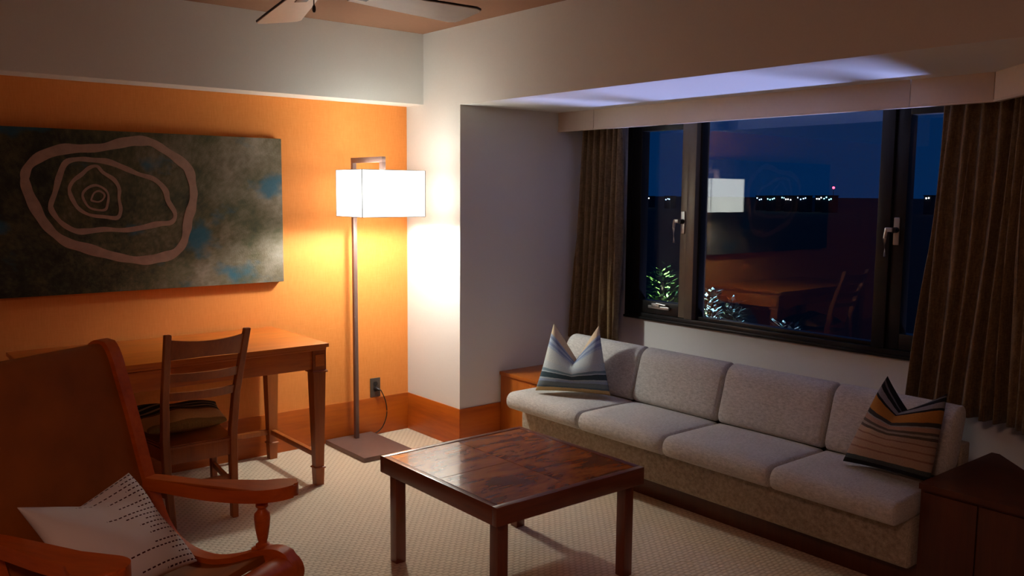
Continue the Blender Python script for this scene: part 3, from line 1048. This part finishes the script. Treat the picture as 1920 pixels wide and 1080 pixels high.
def dash_mat():
    m, nt, b = base_mat('white_cloth_with_maroon_dashes')
    tc = nd(nt, 'ShaderNodeTexCoord')
    sep = nd(nt, 'ShaderNodeSeparateXYZ')
    nt.links.new(tc.outputs['UV'], sep.inputs[0])
    rows = math_n(nt, 'MULTIPLY', sep.outputs['Y'], 21.0)
    ri = math_n(nt, 'FLOOR', rows)
    rf = math_n(nt, 'ABSOLUTE', math_n(nt, 'SUBTRACT', math_n(nt, 'FRACT', rows), .5))
    wn_ = nd(nt, 'ShaderNodeTexWhiteNoise', noise_dimensions='1D')
    nt.links.new(ri, wn_.inputs['W'])
    start = math_n(nt, 'MULTIPLY_ADD', wn_.outputs['Value'], .55, .34)
    m1 = math_n(nt, 'GREATER_THAN', sep.outputs['X'], start)
    m2 = math_n(nt, 'LESS_THAN', math_n(nt, 'FRACT', math_n(nt, 'ADD', math_n(nt, 'MULTIPLY', sep.outputs['X'], 21.0), wn_.outputs['Value'])), .62)
    m3 = math_n(nt, 'LESS_THAN', rf, .13)
    dash = math_n(nt, 'MULTIPLY', math_n(nt, 'MULTIPLY', m1, m2), m3)
    mx = nd(nt, 'ShaderNodeMix', data_type='RGBA')
    nt.links.new(dash, mx.inputs['Factor'])
    mx.inputs['A'].default_value = lin(214, 204, 198)
    mx.inputs['B'].default_value = lin(70, 26, 26)
    nt.links.new(mx.outputs['Result'], b.inputs['Base Color'])
    b.inputs['Roughness'].default_value = .95
    b.inputs['Specular IOR Level'].default_value = .1
    w_ = tex_noise(nt, 260, tc.outputs['UV'], 2, .7)
    bump(nt, b, w_.outputs[0], .25, .002)
    return m


# ------------------------------------------------------------------ armchair (planter's chair), local frame: x to its side, y backwards
AO, AR = (.590, 2.742, 0), math.atan2(.47, .883)
ac = Thing('armchair', 'red brown reclining wooden armchair with leather sling and paddle arms', 'armchair', AO, AR, local=True)
PROF = smooth_path([(-.205, .955), (-.187, .985), (-.155, .993), (-.131, .963), (-.106, .892), (-.062, .760), (-.012, .590), (.040, .450), (.095, .378), (.170, .340), (.260, .330),
                    (.345, .346), (.420, .374), (.480, .396), (.525, .402), (.560, .386), (.570, .356), (.553, .330)], 4)
PROF = [(p.x, p.y) for p in [Vector((a[0], a[1])) for a in PROF]]
hw = []
for i, (u, z) in enumerate(PROF):
    t = i / (len(PROF) - 1)
    hw.append(.027 if .12 < t < .86 else .021)
for s in (-1, 1):
    bm = new()
    a, b = (.256, .298) if s > 0 else (-.298, -.256)
    strip_xsec(bm, PROF, hw, a, b)
    bmesh.ops.bevel(bm, geom=[e for e in bm.edges if len(e.link_faces) == 2 and e.calc_face_angle(0) > .9], offset=.006, segments=2, affect='EDGES', clamp_overlap=True)
    ac.add('side_rail', bm, M_arm, angle=50)
# leather sling follows the rails, set in a little
bm = new()
sl = []
for i, (u, z) in enumerate(PROF):
    sl.append((u, z))
strip_xsec(bm, [q for q in sl if not (q[0] > .482 and q[1] < .5)], .010, -.256, .256)
sg = ac.add('leather_sling', bm, M_leather, angle=60)
# crest roll wrapped in leather and front roll
bm = new(); tube(bm, [(-.257, .166, .962), (.257, .166, .962)], .034, 20); ac.add('crest_roll', bm, M_leather)
bm = new(); tube(bm, [(-.304, -.540, .360), (-.302, -.540, .360), (.302, -.540, .360), (.304, -.540, .360)], [.044, .052, .052, .044], 28); ac.add('front_roll', bm, M_arm, label='lacquered wooden front roll')
bm = new(); tube(bm, [(-.252, .1165, .905), (.252, .1165, .905)], .0025, 6)
ac.add('stitched_seam', bm, M_ltseam, sg)
# paddle arms
for s in (-1, 1):
    inner = [(.01, .252), (.10, .250), (.21, .250), (.32, .252), (.41, .254), (.468, .260), (.512, .278)]
    outer = [(.536, .306), (.542, .338), (.524, .370), (.485, .386), (.435, .380), (.395, .360), (.365, .340), (.31, .328), (.22, .318), (.10, .305), (.01, .298)]
    out_ = smooth_path([(a, b, 0) for a, b in inner + outer], 4)
    pts = [(p.x, p.y) for p in out_]

    def zt_(u):
        return .576 + .030 * min(u / .5, 1.1) + .007 * math.cos(u * 10)
    bm = new()
    T_, Bt = [], []
    for u, sd in pts:
        T_.append(Vector((s * sd, -u, zt_(u))))
        Bt.append(Vector((s * sd, -u, zt_(u) - .040)))
    if s < 0:
        T_.reverse(); Bt.reverse()
    loft(bm, [Bt, T_])
    big = [f for f in bm.faces if len(f.verts) > 4]
    es = [e for f in big for e in f.edges]
    bmesh.ops.bevel(bm, geom=es, offset=.006, segments=3, affect='EDGES', clamp_overlap=True)
    arm_ = ac.add('arm', bm, M_arm, angle=40)
    # turned spindle under the arm on a small block on the rail
    bm = new()
    lathe(bm, [(.012, .410), (.020, .412), (.021, .419), (.014, .424), (.013, .428), (.016, .437), (.022, .472), (.0245, .500), (.0235, .515), (.014, .526), (.013, .532), (.019, .538), (.019, .546), (.013, .553), (.013, .566)], (s * .300, -.440, 0), 18)
    ac.add('arm_spindle', bm, M_arm)
    bm = new(); box(bm, (s * .300 - .025, -.465, .376), (s * .300 + .025, -.415, .412), .003); ac.add('spindle_block', bm, M_arm)
    # legs
    bm = new()
    lathe(bm, [(.014, 0), (.018, .02), (.020, .12), (.027, .22), (.022, .255), (.029, .262), (.029, .285), (.022, .30), (.022, .36)], (s * .277, -.455, 0), 18)
    ac.add('leg', bm, M_arm)
    bm = new()
    rings = []
    for y, z, h in ((.27, 0, .017), (.16, .16, .021), (.02, .36, .024), (-.02, .43, .02)):
        rings.append([Vector((s * .277 + a, y + b, z)) for a, b in ((-.018, -h), (.018, -h), (.018, h), (-.018, h))])
    loft(bm, rings)
    ac.add('leg', bm, M_arm)
bm = new(); tube(bm, [(-.262, .145, .18), (.262, .145, .18)], .013, 12); ac.add('stretcher', bm, M_arm)

fv, sv = Vector((.47, -.883, 0)), Vector((.883, .47, 0))


def chair_pt(u, s, z):
    return Vector(AO) + fv * u + sv * s + Vector((0, 0, z))


nrm = fv * .72 + Vector((0, 0, .69))
pillow('white throw pillow with maroon dashed stitching on the leather armchair', chair_pt(.300, -.190, .400), chair_pt(.292, .180, .385), chair_pt(.045, .165, .630), chair_pt(.020, -.195, .637),
       nrm, .062, dash_mat(), notch=(fv * -.01 + Vector((0, 0, -.055))), npow=1.0, vpow=2.5, pinch=.05, seed=4, wrinkle=.007)

# ------------------------------------------------------------------ ceiling fan
FX, FY = 1.27, 2.51
fan = Thing('ceiling_fan', 'five blade ceiling fan with pale undersides and a pull chain', 'ceiling fan', (FX, FY, 2.42))
bm = new(); lathe(bm, [(.065, 2.372), (.075, 2.39), (.075, 2.42)], (FX, FY, 0), 24); fan.add('canopy', bm, M_bedge)
bm = new(); tube(bm, [(FX, FY, 2.26), (FX, FY, 2.38)], .013, 12); fan.add('downrod', bm, M_bedge)
bm = new(); lathe(bm, [(.03, 2.095), (.075, 2.10), (.105, 2.125), (.115, 2.17), (.105, 2.22), (.06, 2.255), (.02, 2.262)], (FX, FY, 0), 28); fan.add('motor_housing', bm, M_bedge)
for k in range(5):
    a = math.radians(3.5 + 72 * k)
    Mb = Matrix.Translation((FX, FY, 2.108)) @ Matrix.Rotation(a, 4, 'Z') @ Matrix.Rotation(math.radians(-8), 4, 'X')
    outl = [(.15, -.050), (.30, -.062), (.45, -.072), (.580, -.080), (.606, -.070), (.612, -.050), (.612, .050), (.606, .070), (.580, .080), (.45, .072), (.30, .062), (.15, .050)]
    bm = new()
    loft(bm, [[Mb @ Vector((x, y, z)) for x, y in outl] for z in (-.003, .003)])
    bl = fan.add('blade', bm, M_blade, angle=30)
    bm = new()
    o2 = [(x + (.002 if x > .2 else 0), y * 1.025) for x, y in outl]
    loft(bm, [[Mb @ Vector((x, y, z)) for x, y in o2] for z in (-.0005, .0055)])
    fan.add('blade_backing', bm, M_bedge, bl)
    bm = new(); box(bm, (.09, -.02, -.006), (.20, .02, -.003), .001, M=Mb); fan.add('blade_iron', bm, M_bedge, bl)
bm = new(); tube(bm, [(FX, FY, 2.10), (FX, FY, 2.055)], .0018, 6); cn = fan.add('pull_chain', bm, M_bedge)
bm = new(); lathe(bm, [(.002, 2.058), (.005, 2.052), (.0055, 2.042), (.003, 2.035)], (FX, FY, 0), 10); fan.add('chain_knob', bm, M_bedge, cn)

# unseen warm lamp added above the camera as room fill
cl = Thing('added_fill_lamp', 'unseen round flat warm fill lamp added on the ceiling, with a bronze rim', 'lamp', (-.6, .2, 2.42))
bm = new(); lathe(bm, [(.29, 2.395), (.30, 2.40), (.30, 2.42)], (-.6, .2, 0), 28); cl.add('rim', bm, M_bronze)
bm = new(); lathe(bm, [(.02, 2.335), (.14, 2.342), (.24, 2.37), (.285, 2.396)], (-.6, .2, 0), 28); cl.add('diffuser', bm, emit('warm_fill_glow', (1.0, .57, .43), FILL_LAMP_W))

# ------------------------------------------------------------------ outside, far below and far off
bm = new(); box(bm, (4.05, -2500, -11.4), (2800, 2500, -10.4)); g_ = finish('wooded_ground', bm, M_land)
g_['kind'] = 'structure'
pool = Thing('added_blue_pool', 'unseen blue glowing pool added far below the window', 'pool', (14.8, 2.6, -10.4))  # unseen, added to throw blue up onto the bay ceiling
bm = new(); box(bm, (13.5, .5, -10.4), (16.1, 4.7, -10.30)); pool.add('water', bm, emit('added_blue_glow', (.38, .46, 1.0), POOL_L))
bm = new()
for lo, hi in (((13.2, .2, -10.4), (13.5, 5.0, -10.25)), ((16.1, .2, -10.4), (16.4, 5.0, -10.25)), ((13.5, .2, -10.4), (16.1, .5, -10.25)), ((13.5, 4.7, -10.4), (16.1, 5.0, -10.25))):
    box(bm, lo, hi, .02)
pool.add('coping', bm, M_track)


def tree(label, x, y, ztop, rad, hgt, leafm, seed, nleaf=900):
    rnd = random.Random(seed)
    t = Thing('garden_tree', label, 'tree', (x, y, -10.4), group='trees in the garden below')
    bm = new()
    tube(bm, [(x, y, -10.4), (x + .1, y, (ztop - 10.4) / 2), (x, y, ztop - .4)], [.16, .11, .03], 8)
    t.add('trunk', bm, M_trunk)
    bm = new()
    for _ in range(nleaf):
        k = rnd.random() ** .8
        a = rnd.uniform(0, 6.283)
        r = rad * (.25 + .75 * k) * math.sqrt(rnd.random())
        p = Vector((x + r * math.cos(a), y + r * math.sin(a), ztop - hgt * k + rnd.uniform(-.15, .15)))
        d = Vector((math.cos(a) + rnd.uniform(-.6, .6), math.sin(a) + rnd.uniform(-.6, .6), rnd.uniform(-.3, .9))).normalized()
        s_ = d.cross(Vector((0, 0, 1))).normalized()
        L, wd = rnd.uniform(.14, .30), rnd.uniform(.03, .06)
        q_ = [bm.verts.new(p), bm.verts.new(p + d * L * .5 + s_ * wd), bm.verts.new(p + d * L), bm.verts.new(p + d * L * .5 - s_ * wd)]
        bm.faces.new(q_)
    t.add('crown', bm, leafm, smooth=False)
    return t


tree('bright green leafy treetop seen low through the left window pane', 20.0, 17.35, -.75, 1.0, 3.0, M_leaf, 1)
tree('pale grey green treetop at the foot of the centre pane beside the left mullion', 20.0, 15.55, -1.25, .6, 2.6, M_leafd, 2)
tree('blue lit treetop low in the centre pane', 21.6, 16.0, -1.75, .7, 2.4, M_leafd, 3)
tree('dark blue treetop low near the middle of the centre pane', 20.0, 13.1, -1.9, 1.0, 2.4, M_leafd, 4)


def flood(name, label, loc, aim, col, watts, ang):
    t = Thing(name, label, 'garden lamp', loc, group='garden floodlights')
    bm = new(); lathe(bm, [(.06, 0), (.06, .05), (.02, .06), (.02, .25), (.09, .27), (.11, .38), (.10, .385)], loc, 14)
    t.add('housing', bm, M_black)
    ld = bpy.data.lights.new(name + '_light', 'SPOT')
    ld.energy = watts
    ld.color = col
    ld.spot_size = math.radians(ang)
    ld.spot_blend = .6
    ld.shadow_soft_size = .1
    lo = bpy.data.objects.new('spot_light', ld)
    COL.objects.link(lo)
    lo.parent = t.e
    d = Vector(aim) - Vector(loc)
    lo.location = d.normalized() * .6
    lo.rotation_euler = d.to_track_quat('-Z', 'Y').to_euler()


flood('garden_floodlight', 'white garden floodlight aimed at the bright green tree', (15.2, 14.6, -10.4), (20, 17.35, -1.4), (.85, 1, .75), 30000, 24)
flood('garden_floodlight', 'blue garden floodlight aimed at the pale trees', (15.8, 11.8, -10.4), (20, 14.6, -1.9), (.25, .5, 1), 26000, 26)

# far town on the horizon, each house with its lit windows
rnd = random.Random(21)
M_lit = {'blue': emit('cool_lit_window', (.35, .62, 1), 5), 'white': emit('white_lit_window', (.95, .95, .9), 7), 'cyan': emit('cyan_lit_window', (.25, .85, 1), 5)}
TOWN = [(1212, 4, 'white'), (1252, 3, 'blue'), (1424, 3, 'blue'), (1446, 4, 'cyan'), (1464, 4, 'cyan'), (1478, 3, 'white'), (1494, 2, 'blue'), (1506, 3, 'blue'), (1536, 3, 'white'), (1552, 4, 'cyan'), (1739, 2, 'white')]
TLAB = ['low dark house with a row of four white lights beyond the left pane', 'blue lit house beyond the left pane', 'dim blue lit house at the end of the distant town near the lamp reflection', 'cyan lit house second from the lamp reflection in the distant town',
        'cyan lit house beside the white lit house in the distant town', 'white lit house amid the cyan and blue houses of the distant town', 'small house with two blue lights in the distant town', 'blue lit house with three lights before the dark gap in the distant town',
        'white lit house next to the cyan house below the red tower light', 'cyan lit house under the red tower light', 'lone white lit house beyond the right pane']
F0 = 1651.5
for (px, n, cl_), lab in zip(TOWN, TLAB):
    d = cf + cr * ((px - 960) / F0) - cu * ((372 - 540) / F0)
    k = (520.0 if TOWN.index((px, n, cl_)) % 2 else 540.0) / d.x
    P = Vector((0, 0, 1.5)) + d * k
    t = Thing('distant_house', lab, 'house', (P.x, P.y, -10.4), group='distant town')
    wdt = .85 * n + .5
    bm = new()
    box(bm, (P.x, P.y - wdt, -10.4), (P.x + 6, P.y + wdt, P.z + 1.6))
    prism_top = [(P.x - .4, P.y - wdt - .4), (P.x + 6.4, P.y - wdt - .4), (P.x + 6.4, P.y + wdt + .4), (P.x - .4, P.y + wdt + .4)]
    t.add('walls', bm, M_bldg)
    bm = new(); prism(bm, prism_top, P.z + 1.6, P.z + 2.0); t.add('roof', bm, M_land)
    for i in range(n):
        yy = P.y + (i - (n - 1) / 2) * 1.7 + rnd.uniform(-.2, .2)
        zz = P.z + rnd.uniform(-1.0, .7)
        bm = new(); box(bm, (P.x - .15, yy - .32, zz - .3), (P.x + .05, yy + .32, zz + .3)); t.add('lit_window', bm, M_lit[cl_])
d = cf + cr * ((1563 - 960) / F0) - cu * ((352 - 540) / F0)
P = Vector((0, 0, 1.5)) + d * (575.0 / d.x)
tw = Thing('radio_tower', 'thin dark tower with a red warning light above the distant town', 'tower', (P.x, P.y, -10.4))
bm = new(); tube(bm, [(P.x, P.y, -10.4), (P.x, P.y, P.z - .6)], [.5, .12], 6); tw.add('mast', bm, M_bldg)
bm = new(); lathe(bm, [(.2, -.8), (.75, -.5), (.9, 0), (.75, .5), (.2, .8)], (P.x, P.y, P.z), 10); tw.add('warning_light', bm, emit('red_warning_lamp', (1, .03, .06), 6))
